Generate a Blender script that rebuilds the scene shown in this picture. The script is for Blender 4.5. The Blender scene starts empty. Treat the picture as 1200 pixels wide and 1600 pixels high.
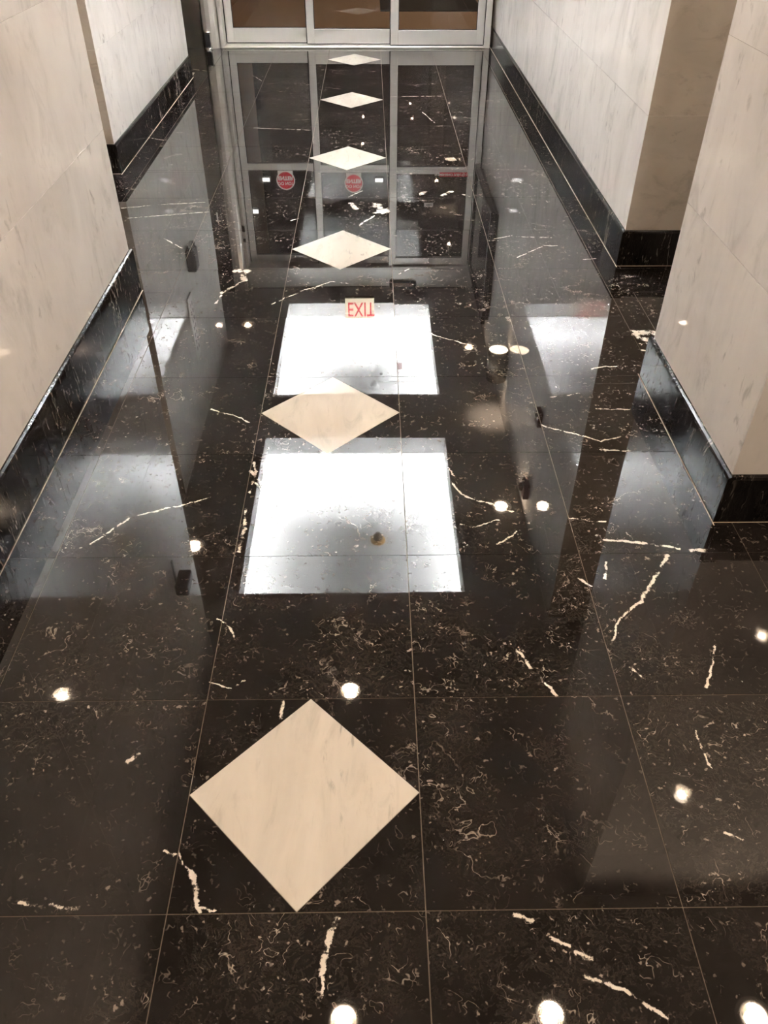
import bpy, bmesh, math, random
from mathutils import Vector, Matrix, Euler
random.seed(7)
T = 0.46                      # one floor tile in metres; all layout numbers below are in tiles
S = bpy.context.scene
COL = S.collection

# ------------------------------------------------------------------ camera
cam_data = bpy.data.cameras.new('camera')
cam = bpy.data.objects.new('camera', cam_data)
COL.objects.link(cam)
cam_data.sensor_fit = 'HORIZONTAL'
cam_data.sensor_width = 36.0
cam_data.lens = 1241.2 / 1200 * 36.0
cam_data.clip_start = 0.02
p_, y_, r_ = -0.7036, -0.01597, -0.0030
Rz = Matrix.Rotation(y_, 3, 'Z'); Rx = Matrix.Rotation(p_, 3, 'X'); Ry = Matrix.Rotation(r_, 3, 'Y')
RR = Rz @ Rx @ Ry
right, fwd, up = RR.col[0], RR.col[1], RR.col[2]
M = Matrix((right, up, -fwd)).transposed().to_4x4()
M.translation = Vector((0.312, -1.344, 3.167)) * T
cam.matrix_world = M
S.camera = cam

# ------------------------------------------------------------------ world, exposure
S.view_settings.view_transform = 'Standard'
S.view_settings.look = 'None'
S.view_settings.gamma = 1.0
S.view_settings.use_curve_mapping = False
S.view_settings.exposure = 0.42
W = bpy.data.worlds.new('night')
S.world = W
W.use_nodes = True
W.node_tree.nodes['Background'].inputs[0].default_value = (0.35, 0.27, 0.2, 1)
W.node_tree.nodes['Background'].inputs[1].default_value = 0.012
S.cycles.sample_clamp_indirect = 60.0
S.cycles.max_bounces = 10
S.cycles.caustics_reflective = True

COVE_POWER = 490.0             # emission of the cove tubes
CAN_POWER = 17.0              # watts per recessed can spot
COVE_COL = (0.97, 0.985, 1.0)
WARM = (1.0, 0.77, 0.58)

# ------------------------------------------------------------------ node helpers
class NT:
    def __init__(s, name):
        s.m = bpy.data.materials.new(name); s.m.use_nodes = True
        s.t = s.m.node_tree; s.b = s.t.nodes['Principled BSDF']; s.out = s.t.nodes['Material Output']
    def n(s, k, **kw):
        x = s.t.nodes.new(k)
        for a, v in kw.items(): setattr(x, a, v)
        return x
    def l(s, a, b): s.t.links.new(a, b)
    def val(s, sock, v):
        if isinstance(v, bpy.types.NodeSocket): s.l(v, sock)
        else: sock.default_value = v
    def math(s, op, a, b=None, c=None, clamp=False):
        x = s.n('ShaderNodeMath', operation=op, use_clamp=clamp)
        s.val(x.inputs[0], a)
        if b is not None: s.val(x.inputs[1], b)
        if c is not None: s.val(x.inputs[2], c)
        return x.outputs[0]
    def vmath(s, op, a, b=None):
        x = s.n('ShaderNodeVectorMath', operation=op)
        s.val(x.inputs[0], a)
        if b is not None: s.val(x.inputs[1], b)
        return x.outputs['Value'] if op in ('LENGTH', 'DOT_PRODUCT', 'DISTANCE') else x.outputs[0]
    def noise(s, vec, scale, detail=2.0, rough=0.5, dist=0.0, out='Fac'):
        x = s.n('ShaderNodeTexNoise')
        s.l(vec, x.inputs['Vector'])
        x.inputs['Scale'].default_value = scale; x.inputs['Detail'].default_value = detail
        x.inputs['Roughness'].default_value = rough; x.inputs['Distortion'].default_value = dist
        return x.outputs[out]
    def ramp(s, v, a, b, lo=0.0, hi=1.0):
        x = s.n('ShaderNodeMapRange', interpolation_type='SMOOTHSTEP')
        s.val(x.inputs[0], v)
        for i, q in enumerate((a, b, lo, hi)): x.inputs[i + 1].default_value = q
        return x.outputs[0]
    def mix(s, f, a, b):
        x = s.n('ShaderNodeMix', data_type='RGBA')
        s.val(x.inputs[0], f)
        s.val(x.inputs[6], a if isinstance(a, bpy.types.NodeSocket) else (*a, 1))
        s.val(x.inputs[7], b if isinstance(b, bpy.types.NodeSocket) else (*b, 1))
        return x.outputs[2]
    def piece_coord(s, stretch=(1, 1, 1), rot=(0, 0, 0)):
        """object coordinates in tiles, shifted at random per object so that no two stones show the same figure"""
        tc = s.n('ShaderNodeTexCoord'); oi = s.n('ShaderNodeObjectInfo')
        k = s.n('ShaderNodeCombineXYZ')
        r1 = s.math('MULTIPLY', oi.outputs['Random'], 173.0); r2 = s.math('MULTIPLY', oi.outputs['Random'], 311.0)
        s.l(r1, k.inputs[0]); s.l(r2, k.inputs[1]); s.l(r1, k.inputs[2])
        mp = s.n('ShaderNodeMapping')
        mp.inputs['Rotation'].default_value = rot
        mp.inputs['Scale'].default_value = [q / T for q in stretch]
        s.l(tc.outputs['Object'], mp.inputs['Vector'])
        return s.vmath('ADD', mp.outputs[0], k.outputs[0])

def simple(name, col, rough=0.5, metal=0.0, ior=1.45, emit=None, power=0.0):
    t = NT(name); b = t.b
    b.inputs['Base Color'].default_value = (*col, 1); b.inputs['Roughness'].default_value = rough
    b.inputs['Metallic'].default_value = metal; b.inputs['IOR'].default_value = ior
    if emit:
        b.inputs['Emission Color'].default_value = (*emit, 1); b.inputs['Emission Strength'].default_value = power
    return t.m

SEGS = [(2.51,4.69,2.68,4.67,40),(2.55,4.6,2.67,4.56,34),(2.53,4.50,2.62,4.47,24),(2.50,4.40,2.56,4.38,16),(0.161,-0.026,0.133,-0.087,14),(0.133,-0.087,0.117,-0.15,14),(0.117,-0.15,0.106,-0.22,14),(0.109,-0.237,0.106,-0.33,9),(-0.431,0.165,-0.399,0.068,12),(-0.399,0.068,-0.37,0.009,12),(-0.373,0.028,-0.315,0.008,7),(-0.503,0.25,-0.431,0.165,6),(-1.361,2.112,-1.173,2.357,9),(-1.173,2.357,-1.011,2.422,9),(-1.011,2.422,-0.874,2.47,9),(-0.874,2.47,-0.715,2.55,6),(2.009,1.98,1.877,1.783,13),(1.877,1.783,1.757,1.628,13),(1.757,1.628,1.612,1.49,9),(1.612,1.49,1.53,1.328,9),(1.012,1.343,1.091,1.168,9),(1.091,1.168,1.184,1.007,9),(-0.99,5.98,-0.902,5.964,30),(-0.928,5.877,-0.89,5.762,22),(-0.921,5.72,-1.067,5.489,16),(-1.059,5.436,-1.083,5.28,14),(0.36,7.765,0.459,7.602,40),(0.373,7.503,0.473,7.562,34),(0.344,7.445,0.178,7.143,14),(0.07,7.808,0.13,7.645,22),(0.044,8.02,0.197,8.237,12),(0.87,8.122,0.933,8.165,30),(1.135,8.055,1.236,8.207,20),(1.377,8.096,1.445,8.031,18),(1.03,2.09,1.17,2.195,7),(1.676,2.121,1.878,2.091,12),(1.878,2.091,2.098,2.039,12),(2.158,2.016,2.233,2.015,16),(1.505,2.315,1.713,2.283,8),(-0.524,1.516,-0.457,1.47,7),(-0.457,1.47,-0.405,1.373,7),(-0.512,1.104,-0.382,1.068,7),(-0.382,1.068,-0.334,1.118,7),(-0.483,2.428,-0.47,2.22,14),(-0.47,2.22,-0.478,2.041,14),(-0.481,2.911,-0.455,2.751,12),(-0.455,2.751,-0.486,2.586,12),(-0.496,2.82,-0.403,2.65,10),(-0.448,2.684,-0.344,2.458,8),(-0.131,0.978,-0.139,0.891,13),(1.065,-0.245,1.199,-0.289,10),(1.199,-0.289,1.254,-0.327,10),(1.254,-0.327,1.334,-0.384,9),(0.84,-0.016,0.911,-0.05,9),(0.969,-0.112,1.027,-0.139,9),(1.045,-0.167,1.105,-0.181,11),(-1.078,0.052,-0.872,0.025,9),(-0.879,0.016,-0.854,0.03,14),(-0.586,5.263,-0.347,5.523,8),(-0.347,5.523,-0.061,5.726,8),(-0.061,5.726,0.09,5.683,8),(-0.243,5.562,-0.177,5.644,10),(-2.494,7.684,-2.121,7.783,9),(-2.121,7.783,-1.592,7.862,9),(-2.349,7.369,-1.95,7.462,10),(-1.95,7.462,-1.502,7.557,10),(-1.855,6.802,-1.73,6.664,9),(-1.73,6.664,-1.608,6.53,9),(-2.968,10.277,-2.791,10.428,9),(-2.791,10.428,-2.537,10.305,9),(-2.898,14.697,-2.523,14.492,8),(-1.754,14.191,-1.542,13.76,7),(0.619,12.697,1.445,12.735,9),(1.085,11.757,1.179,11.36,9),(1.179,11.36,1.242,11.153,9),(-1.386,10.898,-0.557,10.795,9),(0.669,6.01,0.573,5.893,8),(1.518,6.723,1.773,6.842,8),(1.746,6.277,2.062,6.566,8),(2.062,6.566,2.193,6.565,8),(2.397,6.224,2.515,6.239,8),(1.516,6.705,1.622,6.705,9),(1.768,6.807,2.179,6.786,8),(1.628,3.699,1.851,3.741,9),(1.832,3.644,1.863,3.635,10),(2.413,4.142,2.16,4.144,9),(2.16,4.144,2.024,4.096,9),(1.852,4.733,1.79,4.688,12),(1.928,3.539,2.18,3.519,9),(1.859,3.023,2.051,3.006,12),(1.495,3.328,1.723,3.215,8),(1.723,3.215,1.881,3.121,8),(1.881,3.121,2.028,3.18,9),(0.793,2.737,0.862,2.571,7),(0.862,2.571,0.955,2.487,7),(0.955,2.487,1.051,2.454,7),(1.051,2.454,1.161,2.379,7),(0.836,2.275,0.909,2.233,6),(0.909,2.233,1.073,2.308,6),(0.801,2.841,0.85,2.669,6),(1.458,1.793,1.516,1.728,9),(-0.566,7.279,-0.468,7.374,12),(0.78,4.709,0.933,4.596,7),(0.933,4.596,1.135,4.485,7),(-0.867,3.551,-0.67,3.465,7),(-0.67,3.465,-0.569,3.382,7),(2.68,1.779,2.878,1.777,14),(2.062,1.3,1.934,1.04,8),(1.806,0.603,1.792,0.786,7),(1.649,1.92,1.602,1.792,9),(1.59,1.174,1.636,1.101,9),(-0.803,0.668,-0.767,0.7,9),(-0.563,0.251,-0.516,0.237,8),(1.761,0.303,1.83,0.269,8)]

def segment_group():
    g = bpy.data.node_groups.new('calcite_seam', 'ShaderNodeTree')
    for nm, k in (('P', 'NodeSocketVector'), ('A', 'NodeSocketVector'), ('BA', 'NodeSocketVector'), ('inv', 'NodeSocketFloat'), ('w', 'NodeSocketFloat'), ('acc', 'NodeSocketFloat')):
        g.interface.new_socket(nm, in_out='INPUT', socket_type=k)
    g.interface.new_socket('mask', in_out='OUTPUT', socket_type='NodeSocketFloat')
    g.interface.new_socket('P', in_out='OUTPUT', socket_type='NodeSocketVector')
    N = g.nodes; L = g.links
    i = N.new('NodeGroupInput'); o = N.new('NodeGroupOutput')
    def vm(op, a, b):
        x = N.new('ShaderNodeVectorMath'); x.operation = op
        L.new(a, x.inputs[0]); L.new(b, x.inputs[1]); return x
    pa = vm('SUBTRACT', i.outputs['P'], i.outputs['A']).outputs[0]
    d = vm('DOT_PRODUCT', pa, i.outputs['BA']).outputs['Value']
    m = N.new('ShaderNodeMath'); m.operation = 'MULTIPLY'; m.use_clamp = True
    L.new(d, m.inputs[0]); L.new(i.outputs['inv'], m.inputs[1])
    sc = N.new('ShaderNodeVectorMath'); sc.operation = 'SCALE'
    L.new(i.outputs['BA'], sc.inputs[0]); L.new(m.outputs[0], sc.inputs['Scale'])
    ds = vm('DISTANCE', pa, sc.outputs[0]).outputs['Value']
    mr = N.new('ShaderNodeMapRange'); mr.interpolation_type = 'SMOOTHSTEP'
    L.new(ds, mr.inputs[0]); mr.inputs[1].default_value = 0.0
    L.new(i.outputs['w'], mr.inputs[2]); mr.inputs[3].default_value = 1.0; mr.inputs[4].default_value = 0.0
    mx = N.new('ShaderNodeMath'); mx.operation = 'MAXIMUM'
    L.new(mr.outputs[0], mx.inputs[0]); L.new(i.outputs['acc'], mx.inputs[1]); L.new(mx.outputs[0], o.inputs[0])
    # the position is handed on through each seam so that the long chain is worked through one link at a time
    e = N.new('ShaderNodeVectorMath'); e.operation = 'MULTIPLY_ADD'
    L.new(mx.outputs[0], e.inputs[0]); e.inputs[1].default_value = (1e-7, 0, 0); L.new(i.outputs['P'], e.inputs[2])
    L.new(e.outputs[0], o.inputs[1])
    return g

def black_marble(name, seams=(), stretch=(1, 1, 1), dens=1.0, base=(0.0075, 0.0060, 0.0054), ior=1.60, rough=0.018, spec=0.5):
    t = NT(name)
    c = t.piece_coord(stretch)
    # cloudy dark ground
    cl = t.noise(c, 2.2, 5, 0.6)
    col = t.mix(t.ramp(cl, 0.35, 0.72), base, tuple(q * 2.6 for q in base))
    # curled shell-like flecks: thin contours of a warped noise, broken up by a second one
    wv = t.noise(c, 7.0, 2, 0.5, out='Color')
    cw = t.vmath('ADD', c, t.vmath('MULTIPLY', wv, (0.16, 0.16, 0.16)))
    area = t.ramp(t.noise(c, 1.5, 3, 0.55), 0.40, 0.66, 0.14, 0.85)
    n1 = t.noise(cw, 15.0, 2.0, 0.5)
    line = t.ramp(t.math('ABSOLUTE', t.math('SUBTRACT', n1, 0.5)), 0.001, 0.017, 1, 0)
    brk = t.ramp(t.noise(c, 11.0, 3, 0.6), 0.535 - 0.02 * dens, 0.64, 0, 1)
    f1 = t.math('MULTIPLY', t.math('MULTIPLY', line, brk), area)
    # small bright specks
    n2 = t.noise(c, 34.0, 2.0, 0.55)
    f2 = t.math('MULTIPLY', t.ramp(n2, 0.66, 0.73, 0, 0.9), area)
    # fine grey feathering
    n3 = t.noise(cw, 20.0, 5, 0.72)
    ridge = t.ramp(t.math('ABSOLUTE', t.math('SUBTRACT', n3, 0.52)), 0.0, 0.05, 0.07, 0)
    f3 = t.math('MULTIPLY', t.math('ADD', ridge, t.ramp(n3, 0.56, 0.8, 0, 0.08)), area)
    # long crackled veins
    n4 = t.noise(cw, 0.8, 7, 0.62, 0.3)
    v = t.ramp(t.math('ABSOLUTE', t.math('SUBTRACT', n4, 0.46)), 0.0004, 0.0045, 1, 0)
    vm_ = t.ramp(t.noise(c, 2.2, 3, 0.6), 0.50, 0.64, 0, 0.6)
    f4 = t.math('MULTIPLY', v, vm_)
    f = t.math('MAXIMUM', t.math('MAXIMUM', f1, f2), t.math('MAXIMUM', f3, f4))
    col = t.mix(f, col, (0.43, 0.37, 0.32))
    if seams:
        grp = bpy.data.node_groups.get('calcite_seam') or segment_group()
        geo = t.n('ShaderNodeNewGeometry')
        P = t.vmath('MULTIPLY', geo.outputs['Position'], (1 / T, 1 / T, 0))
        P0 = P
        wob = t.vmath('SUBTRACT', t.noise(P, 7.0, 6, 0.75, out='Color'), (0.5, 0.5, 0.5))
        P = t.vmath('ADD', P, t.vmath('MULTIPLY', wob, (0.075, 0.075, 0)))
        acc = None
        for (ax, ay, bx, by, w) in seams:
            g = t.n('ShaderNodeGroup'); g.node_tree = grp
            t.l(P, g.inputs['P'])
            g.inputs['A'].default_value = (ax, ay, 0); g.inputs['BA'].default_value = (bx - ax, by - ay, 0)
            g.inputs['inv'].default_value = 1 / max(1e-5, (bx - ax) ** 2 + (by - ay) ** 2)
            g.inputs['w'].default_value = w * (0.0013 if w < 20 else 0.0024)
            if acc is not None: t.l(acc, g.inputs['acc'])
            acc = g.outputs[0]; P = g.outputs[1]
        rag = t.ramp(t.noise(P0, 12.0, 5, 0.7), 0.38, 0.62, 0.05, 1.35)
        a_ = t.math('MULTIPLY', acc, rag)
        col = t.mix(t.ramp(a_, 0.08, 0.5, 0, 0.22), col, (0.5, 0.45, 0.4))
        col = t.mix(t.ramp(a_, 0.30, 0.62, 0, 1), col, (0.72, 0.66, 0.58))
    t.l(col, t.b.inputs['Base Color'])
    t.b.inputs['Roughness'].default_value = rough
    t.b.inputs['IOR'].default_value = ior
    t.b.inputs['Specular IOR Level'].default_value = spec
    return t.m

def white_marble(name, base=(0.78, 0.755, 0.72), vein=(0.42, 0.41, 0.39), stretch=(1.5, 1.5, 0.75), rot=(0, 0, 0), rough=0.035, ior=1.32, amt=0.7):
    t = NT(name)
    c = t.piece_coord(stretch, rot)
    a = t.noise(c, 1.1, 5, 0.62, 0.5)
    col = t.mix(t.ramp(a, 0.3, 0.75), base, tuple(b * 0.86 for b in base))
    b = t.noise(c, 2.6, 6, 0.68, 0.8)
    col = t.mix(t.math('MULTIPLY', t.ramp(b, 0.50, 0.74), 0.7 * amt), col, vein)
    d = t.noise(c, 7.0, 4, 0.6, 0.4)
    msk = t.ramp(t.noise(c, 0.9, 2, 0.5), 0.45, 0.65)
    col = t.mix(t.math('MULTIPLY', t.math('MULTIPLY', t.ramp(d, 0.58, 0.72), 0.9 * amt), msk), col, tuple(v * 0.7 for v in vein))
    t.l(col, t.b.inputs['Base Color'])
    t.b.inputs['Roughness'].default_value = rough
    t.b.inputs['IOR'].default_value = ior
    return t.m

def brushed(name, col, rough, metal=1.0):
    t = NT(name)
    tc = t.n('ShaderNodeTexCoord'); mp = t.n('ShaderNodeMapping'); mp.inputs['Scale'].default_value = (60, 60, 1)
    t.l(tc.outputs['Object'], mp.inputs['Vector'])
    n = t.noise(mp.outputs[0], 6.0, 2, 0.5)
    t.l(t.mix(n, tuple(c * 0.9 for c in col), col), t.b.inputs['Base Color'])
    t.l(t.ramp(n, 0.2, 0.8, rough * 0.8, rough * 1.2), t.b.inputs['Roughness'])
    t.b.inputs['Metallic'].default_value = metal
    return t.m

def clear_glass(name, tint=(0.86, 0.86, 0.84)):
    t = NT(name)
    tr = t.n('ShaderNodeBsdfTransparent'); tr.inputs[0].default_value = (*tint, 1)
    gl = t.n('ShaderNodeBsdfGlossy'); gl.inputs['Roughness'].default_value = 0.0
    fr = t.n('ShaderNodeFresnel'); fr.inputs[0].default_value = 2.3
    mx = t.n('ShaderNodeMixShader')
    t.l(fr.outputs[0], mx.inputs[0]); t.l(tr.outputs[0], mx.inputs[1]); t.l(gl.outputs[0], mx.inputs[2])
    t.l(mx.outputs[0], t.out.inputs[0])
    t.t.nodes.remove(t.b)
    return t.m

MAT = dict(
    floor=black_marble('black_floor_marble'),
    base=black_marble('black_base_marble', stretch=(1.2, 1.2, 0.28), base=(0.006, 0.0054, 0.0052), ior=1.34, rough=0.13, spec=0.28),
    wall=white_marble('white_wall_marble'),
    wall_shaded=white_marble('white_wall_marble_shaded', base=(0.58, 0.53, 0.465), vein=(0.30, 0.27, 0.23), stretch=(1.1, 1, 2.0), rot=(0, 0.6, 0)),  # dim warm shade of the return faces put into the marble colour
    diamond=white_marble('white_inlay_marble', base=(0.63, 0.59, 0.515), vein=(0.36, 0.345, 0.30), stretch=(3.4, 0.9, 1), rot=(0, 0, -0.35), rough=0.02, ior=1.5),
    grout=simple('pale_grout', (0.175, 0.145, 0.115), 0.8),
    joint=simple('wall_joint', (0.82, 0.79, 0.74), 0.7),
    joint2=simple('tan_joint', (0.40, 0.33, 0.26), 0.7),
    ceil=simple('painted_ceiling', (0.45, 0.435, 0.42), 0.75),
    cove=simple('white_cove_paint', (0.85, 0.85, 0.84), 0.6),
    alu=brushed('anodised_aluminium', (0.62, 0.60, 0.57), 0.40, 0.2),
    sill=simple('bright_sill', (0.8, 0.78, 0.74), 0.35, 0.5),
    steel=simple('satin_stainless', (0.72, 0.69, 0.65), 0.3, 0.45),
    bronze=brushed('dark_stainless', (0.26, 0.225, 0.19), 0.2, 0.9),
    chrome=simple('polished_chrome', (0.75, 0.74, 0.72), 0.10, 1.0),
    black=simple('black_plastic', (0.015, 0.014, 0.014), 0.35),
    gasket=simple('black_rubber', (0.01, 0.01, 0.01), 0.6),
    glass=clear_glass('door_glass'),
    maroon=simple('dark_red_plastic', (0.10, 0.012, 0.012), 0.3),
    red=simple('sign_red', (0.62, 0.02, 0.035), 0.45),
    cream=simple('sign_cream', (0.86, 0.78, 0.58), 0.45, emit=(1.0, 0.86, 0.62), power=1.1),
    exitred=simple('lit_red', (0.7, 0.03, 0.05), 0.45, emit=(1.0, 0.03, 0.07), power=0.7),
    paper=simple('white_vinyl', (0.78, 0.75, 0.70), 0.4),
    greylabel=simple('grey_vinyl', (0.60, 0.60, 0.60), 0.4),
    amber=simple('yellowed_plastic', (0.62, 0.36, 0.13), 0.4),
    brownp=simple('brown_plastic', (0.14, 0.07, 0.03), 0.4),
    tube=simple('fluorescent_tube', (0.9, 0.9, 0.9), 0.4, emit=COVE_COL, power=COVE_POWER),
    midtube=simple('fluorescent_tube_of_far_coffer', (0.9, 0.9, 0.9), 0.4, emit=COVE_COL, power=COVE_POWER * 0.8),
    dimtube=simple('low_fluorescent_tube', (0.9, 0.9, 0.9), 0.4, emit=COVE_COL, power=COVE_POWER * 0.42),
    bulb=simple('halogen_bulb', (1, 0.9, 0.8), 0.4, emit=(1.0, 0.80, 0.60), power=160.0),
    dimbulb=simple('dim_halogen_bulb', (1, 0.9, 0.8), 0.4, emit=(1.0, 0.72, 0.48), power=30.0),
    reflector=simple('can_reflector', (0.85, 0.8, 0.74), 0.18, 1.0),
    pave=simple('outdoor_paving', (0.26, 0.195, 0.145), 0.65),
    mat=simple('black_rubber_mat', (0.012, 0.012, 0.014), 0.8),
    outwall=simple('brown_outdoor_stone', (0.20, 0.12, 0.07), 0.6),
    outlight=simple('outdoor_lamp_lens', (1, 1, 1), 0.4, emit=(1.0, 0.97, 0.92), power=7.0),
)

# ------------------------------------------------------------------ geometry helpers (tile units in, metres out)
def link(name, me, mat, parent=None, loc=(0, 0, 0), rot=(0, 0, 0), **props):
    o = bpy.data.objects.new(name, me)
    COL.objects.link(o)
    if mat is not None and me is not None and not me.materials: me.materials.append(mat)
    o.location = Vector(loc) * T; o.rotation_euler = rot
    if parent is not None:
        o.parent = parent
    for k, v in props.items(): o[k] = v
    return o

def put(o, parent):
    """parent o keeping its world place (parents here carry only locations, no turn)"""
    w = Vector((0, 0, 0)); q = parent
    while q is not None:
        w += q.location; q = q.parent
    o.parent = parent
    o.location = o.location - w
    return o

def bm_box(bm, c, d, bevel=0.0, seg=1):
    r = bmesh.ops.create_cube(bm, size=1.0)
    vs = r['verts']
    for v in vs:
        v.co = Vector((c[0] + v.co.x * d[0], c[1] + v.co.y * d[1], c[2] + v.co.z * d[2])) * T
    if bevel:
        es = list({e for v in vs for e in v.link_edges})
        bmesh.ops.bevel(bm, geom=es, offset=bevel * T, segments=seg, affect='EDGES', profile=0.5)

def bm_cyl(bm, c, r, h, axis='Z', n=32, r2=None, cap=True):
    m = Matrix.Translation(Vector(c) * T)
    if axis == 'X': m = m @ Matrix.Rotation(math.pi / 2, 4, 'Y')
    if axis == 'Y': m = m @ Matrix.Rotation(math.pi / 2, 4, 'X')
    bmesh.ops.create_cone(bm, cap_ends=cap, segments=n, radius1=r * T, radius2=(r if r2 is None else r2) * T, depth=h * T, matrix=m)

def bm_lathe(bm, prof, c, n=36, axis='Z'):
    """prof: (radius, height) pairs swept about the vertical through c"""
    rings = []
    for (r, h) in prof:
        ring = []
        for k in range(n):
            a = 2 * math.pi * k / n
            q = (r * math.cos(a), r * math.sin(a), h)
            if axis == 'Y': q = (q[0], q[2], q[1])
            if axis == 'X': q = (q[2], q[0], q[1])
            ring.append(bm.verts.new(Vector((c[0] + q[0], c[1] + q[1], c[2] + q[2])) * T))
        rings.append(ring)
    for a, b in zip(rings, rings[1:]):
        for k in range(n):
            bm.faces.new((a[k], a[(k + 1) % n], b[(k + 1) % n], b[k]))
    return rings

def done(bm, name, smooth=False):
    me = bpy.data.meshes.new(name)
    bmesh.ops.recalc_face_normals(bm, faces=bm.faces[:])
    bm.to_mesh(me); bm.free()
    if smooth:
        for p in me.polygons: p.use_smooth = True
    return me

def box(name, lo, hi, mat, parent=None, bevel=0.0, seg=1, **props):
    """box given by two corners; its origin sits at its own centre"""
    c = [(a + b) / 2 for a, b in zip(lo, hi)]; d = [abs(b - a) for a, b in zip(lo, hi)]
    bm = bmesh.new(); bm_box(bm, (0, 0, 0), d, bevel, seg)
    o = link(name, done(bm, name), mat, None, c, **props)
    if parent is not None: put(o, parent)
    return o

def empty(name, loc, **props):
    o = bpy.data.objects.new(name, None); COL.objects.link(o)
    o.location = Vector(loc) * T; o.empty_display_size = 0.05
    for k, v in props.items(): o[k] = v
    return o

def prism(name, pts, z0, z1, mat, parent=None, tilt=0.0, chamfer=0.0):
    cx = sum(p[0] for p in pts) / len(pts); cy = sum(p[1] for p in pts) / len(pts)
    bm = bmesh.new()
    lo = [bm.verts.new(Vector((p[0] - cx, p[1] - cy, z0)) * T) for p in pts]
    hi = [bm.verts.new(Vector((p[0] - cx, p[1] - cy, z1)) * T) for p in pts]
    bm.faces.new(hi); bm.faces.new(lo[::-1])
    n = len(pts)
    for k in range(n): bm.faces.new((lo[k], lo[(k + 1) % n], hi[(k + 1) % n], hi[k]))
    o = link(name, done(bm, name), mat, None, (cx, cy, 0))
    if tilt:
        o.rotation_euler = (random.uniform(-tilt, tilt), random.uniform(-tilt, tilt), 0)
    if parent is not None: put(o, parent)
    return o

def text(name, body, size, mat, parent, loc, rot, bold=0.0, thick=0.0008, sx=1.0):
    cu = bpy.data.curves.new(name, 'FONT'); cu.body = body; cu.size = size * T
    cu.align_x = 'CENTER'; cu.align_y = 'CENTER'; cu.extrude = thick; cu.offset = bold
    tmp = bpy.data.objects.new(name, cu); COL.objects.link(tmp)
    me = bpy.data.meshes.new_from_object(tmp.evaluated_get(bpy.context.evaluated_depsgraph_get()))
    bpy.data.objects.remove(tmp); bpy.data.curves.remove(cu)
    o = link(name, me, None, None, loc, rot)
    me.materials.clear(); me.materials.append(mat)
    o.scale = (sx, 1, 1)
    if parent is not None: put(o, parent)
    return o
FACE_S = (math.pi / 2, 0, 0)        # text that faces the lobby (towards -y)

CEIL = 5.10
DOOR_Y = 16.73
LX, LY = -1.83, 5.50                # face and far end of the near left wall
FLX, FLY0, FLY1 = -2.80, 8.90, 14.05
PX, PY0, PY1 = 2.40, 2.30, 3.965    # right pier
RX, RY0, RY1 = 2.71, 6.09, 16.95

# ------------------------------------------------------------------ floor
floor = box('floor', (-9, -9, -0.16), (10, 17.05, -0.06), MAT['grout'], kind='structure', category='floor',
            label='polished black marble floor with white diamond inlays and thin pale joints')
GAP = 0.0024
fx0 = floor
def stone(x0, x1, y0, y1):
    """the floor marble, with the white seams of this one tile where it has any"""
    e = 0.05
    own = [q for q in SEGS if min(q[0], q[2]) < x1 + e and max(q[0], q[2]) > x0 - e and min(q[1], q[3]) < y1 + e and max(q[1], q[3]) > y0 - e]
    return black_marble('black_floor_marble_with_seam', own) if own else MAT['floor']
def tile(x0, x1, y0, y1, tilt=0.0009, mat='floor', nm='floor_tile', gap=GAP):
    g = gap
    return prism(nm, [(x0 + g, y0 + g), (x1 - g, y0 + g), (x1 - g, y1 - g), (x0 + g, y1 - g)], -0.055, 0.0, stone(x0, x1, y0, y1), floor, tilt)

# grout bed just under the tile faces
box('grout_bed', (-9, -9, -0.06), (10, 16.9, -0.0045), MAT['grout'], floor)
XS = [-1.525, -0.5, 0.5, 1.5, 2.485]
for j in range(-5, 17):
    y1 = j + 1 if j < 16 else 16.85
    for i in range(4):
        if XS[i] == -0.5 and j % 3 == 0 and j >= 0:
            e = 0.0022; k = 0.5 - e; g = GAP
            cx, cy = 0.0, j + 0.5; st = stone(-.5, .5, j, j + 1)
            prism('diamond_tile', [(cx - k, cy), (cx, cy - k), (cx + k, cy), (cx, cy + k)], -0.055, 0.0004, MAT['diamond'], floor, 0.0004)['label'] = 'white marble diamond inlay'
            for sx in (-1, 1):
                for sy in (-1, 1):
                    h = 0.5 - g; c0 = 0.004
                    pts = [(cx + sx * h, cy + sy * h), (cx + sx * h, cy + sy * c0), (cx + sx * c0, cy + sy * h)]
                    if sx * sy < 0: pts = pts[::-1]
                    prism('floor_tile', pts, -0.055, 0.0, st, floor, 0.0004)
        else:
            tile(XS[i], XS[i + 1], j, y1)
# cut course along the near left wall, and the floor of the left opening
for j in range(-5, 5): tile(LX, XS[0], j, j + 1)
tile(LX, XS[0], 5, LY)
for (y0, y1) in ((LY, 6), (6, 7), (7, 8), (8, FLY0 + .03)):
    tile(-2.54, XS[0], y0, y1)
    tile(-3.54, -2.54, y0, y1)
for j in range(8, 17):
    y0 = max(j, FLY0 + .03); y1 = min(j + 1, 16.85)
    tile(-2.54, XS[0], y0, y1)
    if y0 < FLY1: tile(FLX, -2.54, y0, min(y1, FLY1 + .4))
    if y1 > FLY1: tile(-3.4, -2.54, max(y0, FLY1 + .4), y1)
# right side: border strip, right opening, near lobby
for j in range(6, 17):
    tile(2.485, RX, max(j, 6.0), min(j + 1, 16.95))
tile(RX, 3.7, 6.0, 6.14); tile(2.485, PX + .3, PY1, 4.76); tile(PX + .3, 3.7, PY1, 5.48); tile(2.485, PX + .3, 4.76, 5.48); tile(2.485, 3.7, 5.48, 6.0)
for j in range(2, 4): tile(2.485, PX + .2, j if j > 2 else PY0, j + 1 if j < 3 else PY1)
for j in range(-4, 3):
    tile(2.485, 3.5, j, min(j + 1, PY0)); tile(3.5, 4.5, j, min(j + 1, PY0))
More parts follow.
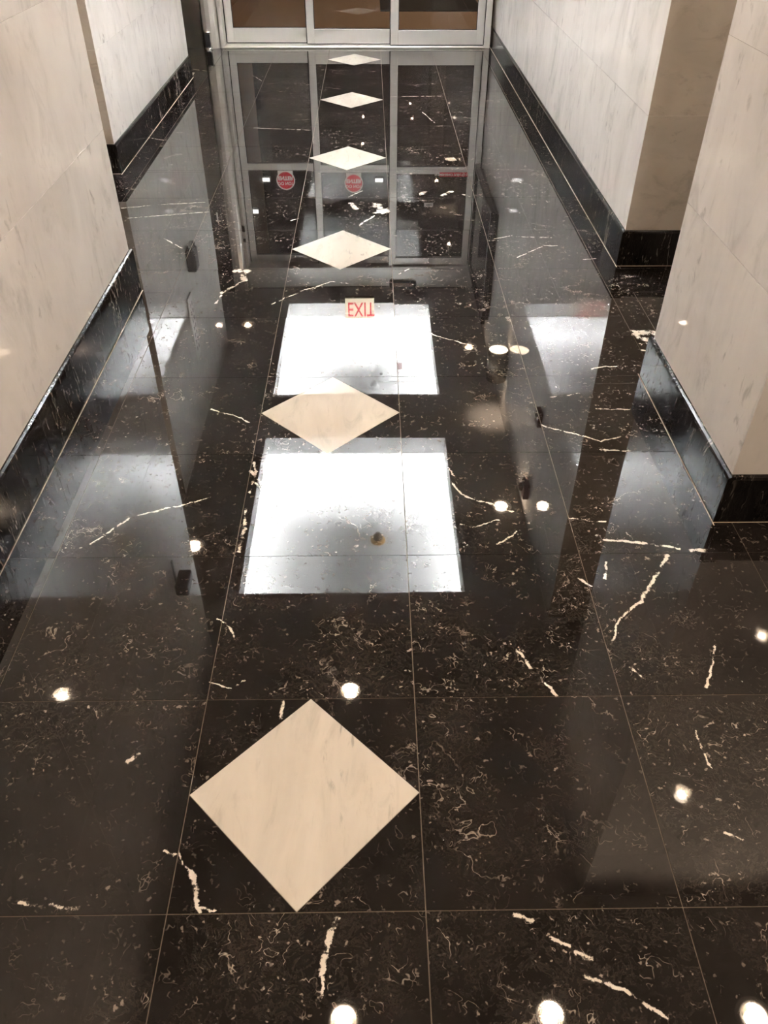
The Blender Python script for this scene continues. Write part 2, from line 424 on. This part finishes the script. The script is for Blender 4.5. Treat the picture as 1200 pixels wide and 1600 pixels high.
# plain stone beyond what the picture shows
for (a, b, c, d) in ((4.5, 9.5, -8, PY0), (3.7, 9.5, PY1, 6.0), (-9, -3.54, LY, FLY0 + .03), (LX, 4.5, -8, -5), (-9, LX, -8, LY)):
    prism('floor_tile', [(a, c), (b, c), (b, d), (a, d)], -0.055, 0.0, MAT['floor'], floor)

# ------------------------------------------------------------------ walls: backing with marble slabs hung on it
ROWS = [0.34, 1.335, 2.30, 3.27, 4.24, CEIL]
def wall(name, label, lo, hi, faces):
    """lo/hi: backing block; faces: (axis, sign, joints along, rows, material)"""
    glo, ghi = list(lo), list(hi)          # the joint bed lies just behind the slab faces
    for (ax, sg, *_r) in faces:
        k = 0 if ax == 'x' else 1
        if sg > 0: ghi[k] += 0.0465
        else: glo[k] -= 0.0465
    w = box(name, (glo[0], glo[1], 0.0), (ghi[0], ghi[1], CEIL), MAT['joint'], kind='structure', category='wall', label=label)
    th, g = 0.05, 0.0016
    for (ax, sg, cuts, rows, mat) in faces:
        for r0, r1 in zip(rows, rows[1:]):
            for a, b in zip(cuts, cuts[1:]):
                if ax == 'x':
                    f = hi[0] if sg > 0 else lo[0]
                    l2 = (min(f, f + sg * th), a + g, r0 + g); h2 = (max(f, f + sg * th), b - g, r1 - g)
                else:
                    f = hi[1] if sg > 0 else lo[1]
                    l2 = (a + g, min(f, f + sg * th), r0 + g); h2 = (b - g, max(f, f + sg * th), r1 - g)
                box('marble_slab', l2, h2, MAT[mat], w)
    return w
RN = [0.40, 1.39, 2.35, 3.31, 4.27, CEIL]
wall('wall_left_near', 'beige lit white marble wall nearest the camera on the left',
     (LX - 7, -8, 0), (LX - 0.05, LY - 0.05, 0),
     [('x', 1, (-8, -3.6, 1.8, LY), RN, 'wall'), ('y', 1, (-6, -3.9, LX), RN, 'wall_shaded')])
wall('wall_left_far', 'cool white marble wall on the left beyond the opening, reaching to the doors',
     (FLX - 6, FLY0 + 0.05, 0), (FLX - 0.05, FLY1, 0),
     [('x', 1, (FLY0, FLY1), ROWS, 'wall'), ('y', -1, (-8, -4.6, FLX), ROWS, 'wall_shaded')])
wall('wall_right_near', 'white marble pier on the right with black base, closest to the camera',
     (PX + 0.05, PY0 + 0.05, 0), (9.5, PY1 - 0.05, 0),
     [('x', -1, (PY0, PY1), ROWS, 'wall'), ('y', -1, (PX, 5.2, 8), ROWS, 'wall'), ('y', 1, (PX, 5.2, 8), ROWS, 'wall_shaded')])
wall('wall_right_far', 'long white marble wall on the right, from the opening to the doors',
     (RX + 0.05, RY0 + 0.05, 0), (9.5, RY1, 0),
     [('x', -1, (RY0, 11.6, RY1), ROWS, 'wall'), ('y', -1, (RX, 5.4, 9), ROWS, 'wall_shaded')])
wall('wall_back', 'marble wall of the lobby behind the camera', (-9, -8.6, 0), (10, -8, 0), [('y', 1, (LX, 2, 6, 9.5), ROWS, 'wall')])
for nm, lo, hi in (('wall_left_end', (-9, LY, 0), (-8.6, FLY0 + .05, 0)), ('wall_right_end', (9.3, PY1 - .05, 0), (9.6, RY0 + .05, 0)), ('wall_right_lobby', (9.3, -8, 0), (9.6, PY0 + .05, 0))):
    box(nm, lo, (hi[0], hi[1], CEIL), MAT['wall'], kind='structure', category='wall', label='pale wall closing the side passage ' + nm.split('_', 1)[1].replace('_', ' '))
box('wall_front', (-9, FLY1, 0), (-3.3, 17.05, CEIL), MAT['bronze'], kind='structure', category='wall', label='dark stainless recess wall left of the doors')

# ------------------------------------------------------------------ black stone base boards with a rounded top edge
def base_run(o, a, b, nx, ny, h, t=0.085, over=0.0):
    """one base stone from a to b (xy); (nx, ny) points out of the wall; the front sits 0.03 proud of the slabs"""
    ax, ay = a; bx, by = b
    L = math.hypot(bx - ax, by - ay)
    prof = [(0.0, 0.0), (0.03, 0.0), (0.03, h - 0.022), (0.024, h - 0.008), (0.010, h), (-t, h), (-t, 0.0)]
    cx, cy = (ax + bx) / 2, (ay + by) / 2
    ux, uy = (bx - ax) / L, (by - ay) / L
    bm = bmesh.new(); rr = []
    for s_ in (-1, 1):
        rr.append([bm.verts.new(Vector((ux * s_ * (L / 2 - 0.002) + nx * d, uy * s_ * (L / 2 - 0.002) + ny * d, z)) * T) for d, z in prof])
    n = len(prof)
    for k in range(n): bm.faces.new((rr[0][k], rr[0][(k + 1) % n], rr[1][(k + 1) % n], rr[1][k]))
    bm.faces.new(rr[0]); bm.faces.new(rr[1][::-1])
    s = link('base_stone', done(bm, 'base_stone'), MAT['base'], None, (cx, cy, 0.002))
    e = 0.0065                                   # pale joint where the stone meets the floor
    px, py = cx + nx * (0.03 + e / 2), cy + ny * (0.03 + e / 2)
    hx, hy = (e / 2, L / 2 + .03) if abs(nx) > .5 else (L / 2 + .03, e / 2)
    box('floor_joint', (px - hx, py - hy, -0.004), (px + hx, py + hy, 0.0012), MAT['joint2'], o)
    return put(s, o)
def base_board(name, label, runs):
    o = empty(name, (runs[0][0][0], runs[0][0][1], 0), kind='structure', category='baseboard', label=label)
    for (a, b, nx, ny, h, n) in runs:
        for k in range(n):
            p = [a[i] + (b[i] - a[i]) * k / n for i in (0, 1)]; q = [a[i] + (b[i] - a[i]) * (k + 1) / n for i in (0, 1)]
            base_run(o, p, q, nx, ny, h)
base_board('baseboard_left_near', 'black veined base board of the near left wall', [((LX, -5), (LX, LY + .03), 1, 0, 0.40, 4), ((LX, LY), (-6, LY), 0, 1, 0.40, 2)])
base_board('baseboard_left_far', 'black base board under the far left marble wall', [((FLX, FLY0 - .03), (FLX, FLY1), 1, 0, 0.335, 3), ((FLX, FLY0), (-8, FLY0), 0, -1, 0.335, 2)])
base_board('baseboard_right_near', 'black base board wrapping the near right pier', [((PX, PY0 - .03), (PX, PY1 + .03), -1, 0, 0.34, 1), ((PX, PY0), (8, PY0), 0, -1, 0.34, 2), ((PX, PY1), (8, PY1), 0, 1, 0.34, 2)])
base_board('baseboard_right_far', 'black base board along the far right marble wall', [((RX, RY0 - .03), (RX, RY1), -1, 0, 0.335, 4), ((RX, RY0), (8, RY0), 0, -1, 0.335, 2)])

# ------------------------------------------------------------------ ceiling with two cove coffers and holes for the cans
COFFERS = [(-1.64, 1.60, 6.60, 10.48), (-1.64, 1.60, 11.97, 15.88)]
CANS = [  # x, y, bulb, where it shows
    (-0.01, 1.21, 'bulb', 'lit recessed downlight mirrored at the bottom edge of the floor, leftmost of three'),
    (1.90, 1.21, 'bulb', 'lit recessed downlight mirrored at the bottom edge of the floor, middle one of three'),
    (3.78, 1.18, 'bulb', 'lit recessed downlight mirrored in the bottom right corner of the floor'),
    (5.58, -1.14, 'bulb', 'lit recessed downlight mirrored by the pier at the right edge'),
    (-0.01, 4.88, 'bulb', 'lit recessed downlight mirrored just above the big white diamond'),
    (-2.45, 7.62, 'bulb', 'lit recessed downlight of the left opening, mirrored left of the bright lower coffer'),
    (2.37, 8.52, 'bulb', 'lit recessed downlight close to the right wall, mirrored right of the lower coffer'),
    (2.36, 13.80, 'dimbulb', 'dim recessed downlight by the wall sconce, mirrored right of the upper coffer'),
    (-2.48, 14.92, 'dimbulb', 'dim chrome recessed downlight near the doors on the left'),
    (1.90, -1.14, 'bulb', 'lit recessed downlight above the lobby behind the camera, right one'),
    (-0.01, -1.9, 'bulb', 'lit recessed downlight above the lobby behind the camera, left one'),
    (5.58, 1.21, 'bulb', 'lit recessed downlight of the lobby far out on the right'),
    (4.6, 5.03, 'bulb', 'added recessed downlight to brighten the right side passage'),  # added to bring some light into the passage
    (-5.2, 7.2, 'bulb', 'added recessed downlight to brighten the left side passage'),  # likewise added, for the passage on the left
]
CR = 0.115
bx = [-9.2, 10.2]; by = [-8.8, 17.1]
holes = list(COFFERS)
for (x, y, *_r) in CANS: holes.append((x - CR, x + CR, y - CR, y + CR))
for h in holes: bx += [h[0], h[1]]; by += [h[2], h[3]]
bx = sorted(set(bx)); by = sorted(set(by))
bm = bmesh.new(); vv = {}
def gv(x, y):
    if (x, y) not in vv: vv[x, y] = bm.verts.new(Vector((x, y, CEIL)) * T)
    return vv[x, y]
for x0, x1 in zip(bx, bx[1:]):
    for y0, y1 in zip(by, by[1:]):
        mx, my = (x0 + x1) / 2, (y0 + y1) / 2
        if any(h[0] < mx < h[1] and h[2] < my < h[3] for h in holes): continue
        bm.faces.new((gv(x0, y0), gv(x0, y1), gv(x1, y1), gv(x1, y0)))
ceil = link('ceiling', done(bm, 'ceiling'), MAT['ceil'], kind='structure', category='ceiling', label='painted flat ceiling with two recessed lit coffers, seen mirrored in the floor')
LIP, CAV, OUT = 0.34, 1.0, 0.62
for (x0, x1, y0, y1) in COFFERS:
    bm = bmesh.new()
    def ring(a, b, z):  # rectangle grown by a
        return [bm.verts.new(Vector(q) * T) for q in ((x0 - a, y0 - a, z), (x1 + a, y0 - a, z), (x1 + a, y1 + a, z), (x0 - a, y1 + a, z))]
    z0 = CEIL
    rs = [ring(0, 0, z0), ring(0, 0, z0 + LIP), ring(0.04, 0, z0 + LIP), ring(0.04, 0, z0 + 0.06), ring(OUT, 0, z0 + 0.06), ring(OUT, 0, z0 + CAV)]
    for a, b in zip(rs, rs[1:]):
        for k in range(4): bm.faces.new((a[k], a[(k + 1) % 4], b[(k + 1) % 4], b[k]))
    bm.faces.new(rs[-1])
    cf = link('coffer', done(bm, 'coffer'), MAT['cove'], ceil)
    # slim tubes lying on the ledge behind the lip
    zt = z0 + 0.16; a = 0.40
    for (c, L_, ax) in (((x0 - a, (y0 + y1) / 2, zt), y1 - y0, 'Y'), ((x1 + a, (y0 + y1) / 2, zt), y1 - y0, 'Y'), (((x0 + x1) / 2, y1 + a, zt), x1 - x0, 'X')):
        bm = bmesh.new(); bm_cyl(bm, (0, 0, 0), 0.03, L_, ax, 12)
        weak = y0 < 11 and ax == 'Y'      # the side tubes of the nearer coffer burn low
        t_ = link('light_tube', done(bm, 'light_tube', True), MAT['dimtube' if weak else ('tube' if y0 < 11 else 'midtube')], None, c)
        put(t_, cf)
    if y0 > 11:   # flush access hatch with its red sticker and key hole
        hx0, hx1, hy0, hy1, hz = 0.42, 1.43, 14.08, 15.18, z0 + CAV
        hatch = box('access_hatch', (hx0, hy0, hz - 0.03), (hx1, hy1, hz - 0.004), MAT['cove'], cf, bevel=0.004)
        box('warning_sticker', (0.86, 14.54, hz - 0.034), (0.98, 14.84, hz - 0.0301), MAT['maroon'], hatch)
        bm = bmesh.new(); bm_cyl(bm, (0, 0, 0), 0.035, 0.02, 'Z', 16)
        k_ = link('key_hole', done(bm, 'key_hole'), MAT['black'], None, (0.50, 14.36, hz - 0.036)); put(k_, hatch)


# ------------------------------------------------------------------ entrance: three sliding leaves in an aluminium frame
def leaf(n, label, x0, x1, y, ls, rs, zb=0.055):
    """one leaf; ls, rs: stile widths"""
    o = empty('door_%d' % n, ((x0 + x1) / 2, y, 0), kind='structure', category='door', label=label)
    d = 0.05
    zt = 4.46
    box('edge_seal', (x0 - .014, y - d - .004, zb), (x0, y + .02, zt), MAT['gasket'], o)
    if n == 3: box('edge_seal', (x1, y - d - .004, zb), (x1 + .014, y + .02, zt), MAT['gasket'], o)
    box('bottom_seal', (x0, y - d + .004, 0.041), (x1, y + .02, zb), MAT['gasket'], o)
    A = MAT['alu']
    box('stile', (x0, y - d, zb), (x0 + ls, y + d, zt), A, o, bevel=0.006)
    box('stile', (x1 - rs, y - d, zb), (x1, y + d, zt), A, o, bevel=0.006)
    for (a, b) in ((zb, 0.305), (2.255, 2.39), (4.30, zt)):
        box('rail', (x0 + ls, y - d * .92, a), (x1 - rs, y + d * .92, b), A, o, bevel=0.004)
    for (a, b) in ((0.305, 2.255), (2.39, 4.30)):
        g = box('glass_pane', (x0 + ls, y - 0.006, a), (x1 - rs, y + 0.006, b), MAT['glass'], o)
        me = g.data   # one reflecting sheet is enough for a thin pane
        bmx = bmesh.new(); bmesh.ops.create_grid(bmx, x_segments=1, y_segments=1, size=0.5)
        for v in bmx.verts: v.co = Vector((v.co.x * (x1 - rs - x0 - ls), 0, v.co.y * (b - a))) * T
        bmx.to_mesh(me); bmx.free()
        f = 0.012
        for (p, q) in (((x0 + ls, y - .03, a), (x1 - rs, y - .012, a + f)), ((x0 + ls, y - .03, b - f), (x1 - rs, y - .012, b)),
                       ((x0 + ls, y - .03, a + f), (x0 + ls + f, y - .012, b - f)), ((x1 - rs - f, y - .03, a + f), (x1 - rs, y - .012, b - f))):
            box('gasket', p, q, MAT['gasket'], g)
    return o
d1 = leaf(1, 'left aluminium framed glass sliding door leaf, set furthest back', -2.545, -0.82, 16.86, 0.14, 0.14)
d2 = leaf(2, 'middle aluminium framed glass sliding door leaf with a red round sticker', -0.945, 0.80, 16.735, 0.145, 0.10)
d3 = leaf(3, 'right aluminium framed glass sliding door leaf, set furthest forward', 0.695, 2.525, 16.61, 0.155, 0.14)
def decal(o, x, y, z):
    p = box('sticker', (x - .165, y - .0035, z - .33), (x + .165, y - .0015, z + .1), MAT['paper'], None)
    bm = bmesh.new(); bm_cyl(bm, (0, 0, 0), 0.205, 0.003, 'Y', 40)
    s_ = link('sticker', done(bm, 'sticker'), MAT['paper'], None, (x, y - .005, z)); put(s_, o); put(p, s_)
    p.name = 'sticker_tail'
    bm = bmesh.new(); bm_cyl(bm, (0, 0, 0), 0.182, 0.003, 'Y', 40)
    c_ = link('red_disc', done(bm, 'red_disc'), MAT['red'], None, (x, y - .008, z)); put(c_, s_)
    text('lettering', 'DO NOT', 0.088, MAT['paper'], s_, (x, y - .011, z + .062), FACE_S, 0.0008)
    text('lettering', 'ENTER', 0.112, MAT['paper'], s_, (x, y - .011, z - .05), FACE_S, 0.0022)
decal(d1, -1.60, 16.86, 2.615)
decal(d2, -0.09, 16.735, 2.63)
lab = box('emergency_label', (1.78, 16.548, 2.352), (2.40, 16.5535, 2.442), MAT['red'], d3)
text('lettering', 'IN EMERGENCY PUSH TO OPEN', 0.058, MAT['paper'], lab, (2.09, 16.545, 2.397), FACE_S, 0.0008, 0.0004)
gl_ = box('grey_label', (1.47, 16.595, 3.02), (1.67, 16.603, 3.10), MAT['greylabel'], d3)
text('lettering', 'PUSH', 0.05, MAT['black'], gl_, (1.57, 16.592, 3.06), FACE_S, 0.0006, 0.0004)
g2_ = box('rail_label', (-1.76, 16.802, 2.27), (-1.46, 16.811, 2.375), MAT['greylabel'], d1)

hd = box('trim_1', (-2.60, 16.46, 4.47), (2.66, 17.0, 4.95), MAT['alu'], kind='structure', category='door header', label='brushed aluminium header box above the sliding doors', bevel=0.012)
box('seam_cover', (-0.262, 16.452, 4.475), (-0.25, 16.462, 4.945), MAT['alu'], hd)
box('trim_2', (-2.60, 16.50, 0.0), (2.55, 17.0, 0.04), MAT['sill'], kind='structure', category='threshold', label='bright metal threshold strip under the sliding doors', bevel=0.01)
box('trim_3', (2.54, 16.52, 0.0), (2.655, 17.0, CEIL), MAT['alu'], kind='structure', category='door jamb', label='right aluminium jamb of the sliding doors', bevel=0.006)
# left jamb: a flat strip and a rounded stainless post
tj = box('trim_4', (-2.635, 16.52, 0.0), (-2.56, 17.0, CEIL), MAT['alu'], kind='structure', category='door jamb', label='left aluminium jamb of the sliding doors', bevel=0.006)
box('key_switch', (-2.63, 16.495, 3.49), (-2.565, 16.525, 3.64), MAT['black'], tj, bevel=0.004)
box('push_button', (-2.63, 16.495, 3.80), (-2.575, 16.525, 3.88), MAT['black'], tj, bevel=0.004)
bm = bmesh.new()
pr_ = [(-2.64, 16.62), (-2.66, 16.56), (-2.71, 16.52), (-2.79, 16.505), (-2.87, 16.52), (-2.93, 16.56), (-2.965, 16.62), (-2.975, 16.80), (-2.64, 16.80)]
a_ = [bm.verts.new(Vector((x, y, 0)) * T) for x, y in pr_]; b_ = [bm.verts.new(Vector((x, y, CEIL)) * T) for x, y in pr_]
for k in range(len(pr_)): bm.faces.new((a_[k], a_[(k + 1) % 9], b_[(k + 1) % 9], b_[k]))
bm.faces.new(b_)
post = link('trim_5', done(bm, 'trim_5', False), MAT['steel'], kind='structure', category='post', label='rounded stainless post left of the sliding doors')
box('trim_6', (-3.32, 16.58, 0.0), (-2.975, 17.0, CEIL), MAT['bronze'], kind='structure', category='panel', label='dark stainless panel between the far left wall and the rounded post')
box('trim_7', (2.655, 16.75, 0.336), (2.72, 17.0, CEIL), MAT['bronze'], kind='structure', category='panel', label='narrow dark strip between the right jamb and marble wall')
box('wall_above_doors', (-3.3, 16.75, 4.95), (2.76, 17.04, CEIL), MAT['bronze'], kind='structure', category='wall', label='narrow dark strip of wall above the door header')

# pivot shoe at the foot of the post
pv = empty('door_pivot', (-2.86, 16.47, 0), label='dark chrome pivot shoe at the foot of the rounded stainless post', category='pivot')
bm = bmesh.new(); bm_lathe(bm, [(0.075, 0.0), (0.075, 0.03), (0.06, 0.035), (0.06, 0.27), (0.075, 0.275), (0.07, 0.30), (0.0, 0.31)], (0, 0, 0), 24)
put(link('shoe', done(bm, 'shoe', True), MAT['chrome'], None, (-2.86, 16.47, 0.001)), pv)
bm = bmesh.new(); bm_box(bm, (0, 0, 0), (0.10, 0.035, 0.22), 0.008, 2)
put(link('black_face', done(bm, 'black_face'), MAT['black'], None, (-2.86, 16.405, 0.155)), pv)

# motion sensor on the header
ms = empty('motion_sensor', (1.02, 16.46, 4.86), label='black rounded motion sensor on the aluminium door header', category='sensor')
box('housing', (0.70, 16.36, 4.76), (1.34, 16.459, 4.965), MAT['black'], ms, bevel=0.04, seg=3)
box('lens', (0.78, 16.348, 4.79), (1.26, 16.362, 4.88), MAT['brownp'], ms, bevel=0.005)

# exit sign on the far side of the upper coffer
ex = empty('exit_sign', (0.0, 15.83, 4.93), label='cream EXIT sign with tall red letters hanging at the coffer by the doors', category='sign')
box('housing', (-0.335, 15.775, 4.93), (0.335, 15.875, 5.43), MAT['cream'], ex, bevel=0.008)
box('base_rail', (-0.33, 15.77, 4.915), (0.33, 15.88, 4.93), MAT['brownp'], ex)
text('lettering', 'EXIT', 0.50, MAT['exitred'], ex, (0.03, 15.770, 5.185), FACE_S, 0.0016, 0.0012, 0.62)['label'] = 'tall narrow red letters EXIT'

# smoke detectors
def detector(x, y, z, label, m1, m2, big=1.0):
    o = empty('smoke_detector', (x, y, z), label=label, category='detector')
    bm = bmesh.new(); bm_lathe(bm, [(0.0, -0.06), (0.11 * big, -0.055), (0.125 * big, -0.03), (0.125 * big, 0.0)], (0, 0, 0), 28)
    put(link('base_plate', done(bm, 'base_plate', True), m1, None, (x, y, z)), o)
    bm = bmesh.new(); bm_lathe(bm, [(0.0, -0.17), (0.045 * big, -0.165), (0.055 * big, -0.13), (0.075 * big, -0.12), (0.085 * big, -0.06)], (0, 0, 0), 28)
    put(link('sensing_head', done(bm, 'sensing_head', True), m2, None, (x, y, z)), o)
detector(0.38, 8.80, CEIL + CAV, 'yellowed smoke detector on the ceiling of the lower coffer', MAT['amber'], MAT['brownp'])
detector(0.32, 13.86, CEIL + CAV, 'white smoke detector beside the access hatch in the upper coffer', MAT['cove'], MAT['cove'])

# ------------------------------------------------------------------ recessed cans
def can_meshes():
    bm = bmesh.new()
    bm_lathe(bm, [(0.118, 0.03), (0.118, -0.008), (0.172, -0.008), (0.172, 0.0), (0.16, 0.002)], (0, 0, 0), 36)
    ring_ = done(bm, 'trim_ring', True)
    bm = bmesh.new()
    bm_lathe(bm, [(0.118, 0.0), (0.105, 0.06), (0.085, 0.12), (0.06, 0.17), (0.0, 0.19)], (0, 0, 0), 36)
    cone_ = done(bm, 'reflector', True)
    bm = bmesh.new()
    bm_lathe(bm, [(0.0, 0.035), (0.04, 0.038), (0.066, 0.05), (0.072, 0.062), (0.06, 0.09), (0.03, 0.14)], (0, 0, 0), 24)
    return ring_, cone_, done(bm, 'bulb', True)
ring_me, cone_me, bulb_me = can_meshes()
bulb_me2 = bulb_me.copy()
for (x, y, b, lb) in CANS:
    o = empty('downlight', (x, y, CEIL), label=lb, category='downlight', group='recessed cans in the ceiling')
    link('trim_ring', ring_me, MAT['sill'], o)
    link('reflector', cone_me, MAT['reflector'], o)
    link('bulb', bulb_me if b == 'bulb' else bulb_me2, MAT[b], o)
    ld = bpy.data.lights.new('can_spot', 'SPOT'); ld.energy = CAN_POWER * (1 if b == 'bulb' else 0.22); ld.color = WARM
    ld.spot_size = math.radians(174); ld.spot_blend = 0.45; ld.shadow_soft_size = 0.02
    lo = bpy.data.objects.new('can_spot', ld); COL.objects.link(lo); lo.parent = o
    lo.location = Vector((0, 0, 0.015)) * T

# ------------------------------------------------------------------ wall sconce on the far right wall
sx, sy, sr = RX - 0.183, 11.15, 0.178
sc = empty('wall_sconce', (RX, sy, 3.70), label='polished half-round cylinder sconce on the right marble wall, lit above and below', category='wall lamp')
bm = bmesh.new(); bm_lathe(bm, [(sr - .012, 0.0), (sr, 0.0), (sr, 0.58), (sr - .012, 0.58), (sr - .014, 0.02)], (0, 0, 0), 40)
put(link('shade', done(bm, 'shade', True), MAT['bronze'], None, (sx, sy, 3.70)), sc)
for z, nm in ((3.72, 'lens'), (4.26, 'lens')):
    bm = bmesh.new(); bm_cyl(bm, (0, 0, 0), sr - .013, 0.012, 'Z', 32)
    put(link(nm, done(bm, nm), simple('sconce_lens', (1, .9, .8), 0.4, emit=(1, .78, .55), power=22.0 if z < 4 else 12.0), None, (sx, sy, z)), sc)
box('wall_plate', (RX - 0.012, sy - .1, 3.85), (RX - 0.001, sy + .1, 4.15), MAT['chrome'], sc)
for z, rx, e in ((3.69, 0.0, 6.0), (4.29, math.pi, 26.0)):
    ld = bpy.data.lights.new('sconce_spot', 'SPOT'); ld.energy = e; ld.color = WARM; ld.spot_size = math.radians(80); ld.spot_blend = 0.9; ld.shadow_soft_size = 0.03
    lo = bpy.data.objects.new('sconce_spot', ld); COL.objects.link(lo); lo.location = Vector((sx, sy, z)) * T; lo.rotation_euler = (rx, 0, 0); put(lo, sc)

# ------------------------------------------------------------------ fixtures on the walls, seen mirrored in the floor
fa = empty('fire_alarm', (RX, 8.13, 3.1), label='small dark red pull box on the right marble wall at shoulder height', category='alarm')
box('body', (RX - 0.085, 8.03, 3.0), (RX - 0.002, 8.24, 3.24), MAT['maroon'], fa, bevel=0.02, seg=2)
box('handle', (RX - 0.11, 8.07, 3.06), (RX - 0.086, 8.20, 3.11), MAT['paper'], fa, bevel=0.004)
fb = empty('alarm_strobe', (RX, 8.25, 4.5), label='dark red alarm strobe high on the right marble wall near the ceiling', category='alarm')
box('body', (RX - 0.10, 8.14, 4.38), (RX - 0.002, 8.38, 4.66), MAT['maroon'], fb, bevel=0.02, seg=2)
box('strobe_lens', (RX - 0.16, 8.2, 4.44), (RX - 0.098, 8.32, 4.53), MAT['brownp'], fb, bevel=0.02, seg=2)

dc = empty('directory_case', (RX, 15.0, 2.25), label='long black framed glass case on the right wall next to the doors', category='display case')
box('back', (RX - 0.10, 13.72, 2.25), (RX - 0.002, 16.4, 4.45), MAT['black'], dc, bevel=0.01)
for lo_, hi_ in (((RX - .17, 13.62, 2.18), (RX - .09, 16.5, 2.27)), ((RX - .17, 13.62, 4.40), (RX - .09, 16.5, 4.49)), ((RX - .17, 13.62, 2.27), (RX - .09, 13.72, 4.40)), ((RX - .17, 16.4, 2.27), (RX - .09, 16.5, 4.40))):
    box('frame', lo_, hi_, MAT['black'], dc, bevel=0.006)
box('glass_front', (RX - .135, 13.72, 2.27), (RX - .12, 16.4, 4.40), MAT['gasket'] if False else simple('dark_glass', (0.02, 0.02, 0.02), 0.02, ior=1.6), dc)

ip = empty('intercom_panel', (FLX, 11.25, 2.7), label='tall pale slotted panel on the far left marble wall', category='intercom')
box('plate', (FLX + .002, 11.1, 2.72), (FLX + .03, 11.42, 3.85), MAT['alu'], ip, bevel=0.006)
for i in range(7):
    for sy_ in (11.18, 11.31):
        box('slot', (FLX + .0305, sy_, 2.85 + i * .13), (FLX + .034, sy_ + .05, 2.92 + i * .13), MAT['black'], ip)
wd = empty('wall_dispenser', (FLX, 11.6, 1.95), label='dark rounded dispenser on the far left wall below the slotted panel', category='dispenser')
box('body', (FLX + .002, 11.5, 2.05), (FLX + .16, 11.78, 2.42), MAT['black'], wd, bevel=0.03, seg=3)
box('spout', (FLX + .06, 11.56, 1.94), (FLX + .15, 11.70, 2.05), MAT['chrome'], wd, bevel=0.02, seg=2)
crd = empty('card_reader', (-3.13, 16.58, 3.2), label='small black card reader on the dark stainless panel left of the doors', category='card reader')
box('body', (-3.24, 16.52, 3.12), (-3.06, 16.579, 3.46), MAT['black'], crd, bevel=0.015, seg=2)
box('slot', (-3.165, 16.512, 3.2), (-3.135, 16.522, 3.40), MAT['greylabel'], crd)
wb = empty('security_camera', (LX, 4.75, 3.0), label='dark bracketed camera on the near left marble wall near its end', category='camera')
box('bracket', (LX + .002, 4.70, 2.62), (LX + .02, 4.73, 3.05), MAT['black'], wb)
box('body', (LX + .03, 4.55, 2.84), (LX + .17, 4.82, 2.98), MAT['black'], wb, bevel=0.02, seg=2)
box('arm', (LX + .015, 4.69, 2.88), (LX + .05, 4.74, 2.94), MAT['chrome'], wb)

# ------------------------------------------------------------------ night outside the doors
pv_ = box('ground', (-14, 17.05, -0.2), (14, 44, -0.01), MAT['pave'], kind='structure', category='ground', label='brown paving outside the glass doors, dimly lit at night')
mt = box('door_mat', (0.55, 20.95, -0.008), (3.0, 23.4, 0.02), MAT['mat'], label='black mat on the paving outside the doors', category='mat', bevel=0.006)
pr1 = box('wall_outside', (-9, 17.2, -0.01), (-3.1, 24.4, 9), MAT['outwall'], kind='structure', category='wall', label='dark brown stone wall outside to the left of the doors')
box('wall_opposite', (-9, 24.42, -0.01), (9, 24.8, 12), simple('dark_outdoor_wall', (0.03, 0.024, 0.02), 0.7), kind='structure', category='wall', label='dark wall across the paving outside the doors')
pr2 = box('wall_outside_right', (3.3, 17.2, -0.01), (9, 24.4, 9), MAT['outwall'], kind='structure', category='wall', label='dark brown stone wall outside to the right of the doors')
for (x, z, yy, lb) in ((-2.351, 3.259, 20.8, 'small bright outdoor lamp glimpsed through the left door leaf, lower one'), (-2.026, 2.562, 24.3, 'small bright outdoor lamp glimpsed through the left door leaf, upper one'), (0.466, 2.567, 24.3, 'small bright outdoor lamp glimpsed through the middle door leaf, upper one'), (0.50, 3.25, 24.3, 'small bright outdoor lamp glimpsed through the middle door leaf, lower one')):
    k = (yy + 1.344) / (16.75 + 1.344)
    X = 0.312 + (x - 0.312) * k; Z = -3.167 + (z + 3.167) * k
    o = empty('outdoor_lamp', (X, yy, Z), label=lb, category='lamp', group='lamps outside the doors')
    box('housing', (X - .14, yy, Z - .07), (X + .14, yy + .12, Z + .07), MAT['black'], o, bevel=0.01)
    box('lens', (X - .12, yy - .012, Z - .05), (X + .12, yy - .0005, Z + .05), MAT['outlight'], o)
ol = empty('added_paving_lamp', (3.3, 20.5, 7.4), label='added warm box lamp high on the right outdoor wall, out of view, lighting the paving', category='lamp')  # unseen lamp, added to light the paving from out of view
box('back_plate', (3.22, 20.3, 7.3), (3.298, 20.7, 7.9), MAT['black'], ol)
box('shade', (2.86, 20.32, 7.6), (3.22, 20.68, 7.86), MAT['black'], ol, bevel=0.02)
box('lens', (2.90, 20.36, 7.56), (3.18, 20.64, 7.599), simple('lamp_lens', (1, .8, .6), 0.4, emit=(1, .7, .42), power=20), ol)
ld = bpy.data.lights.new('lamp_spot', 'SPOT'); ld.energy = 110; ld.color = (1.0, 0.70, 0.46); ld.shadow_soft_size = 0.06; ld.spot_size = math.radians(150); ld.spot_blend = 0.6
ld.energy *= 1.8
lo = bpy.data.objects.new('lamp_spot', ld); COL.objects.link(lo); lo.location = Vector((3.04, 20.5, 7.5)) * T; lo.rotation_euler = (0, math.radians(-12), 0); put(lo, ol)
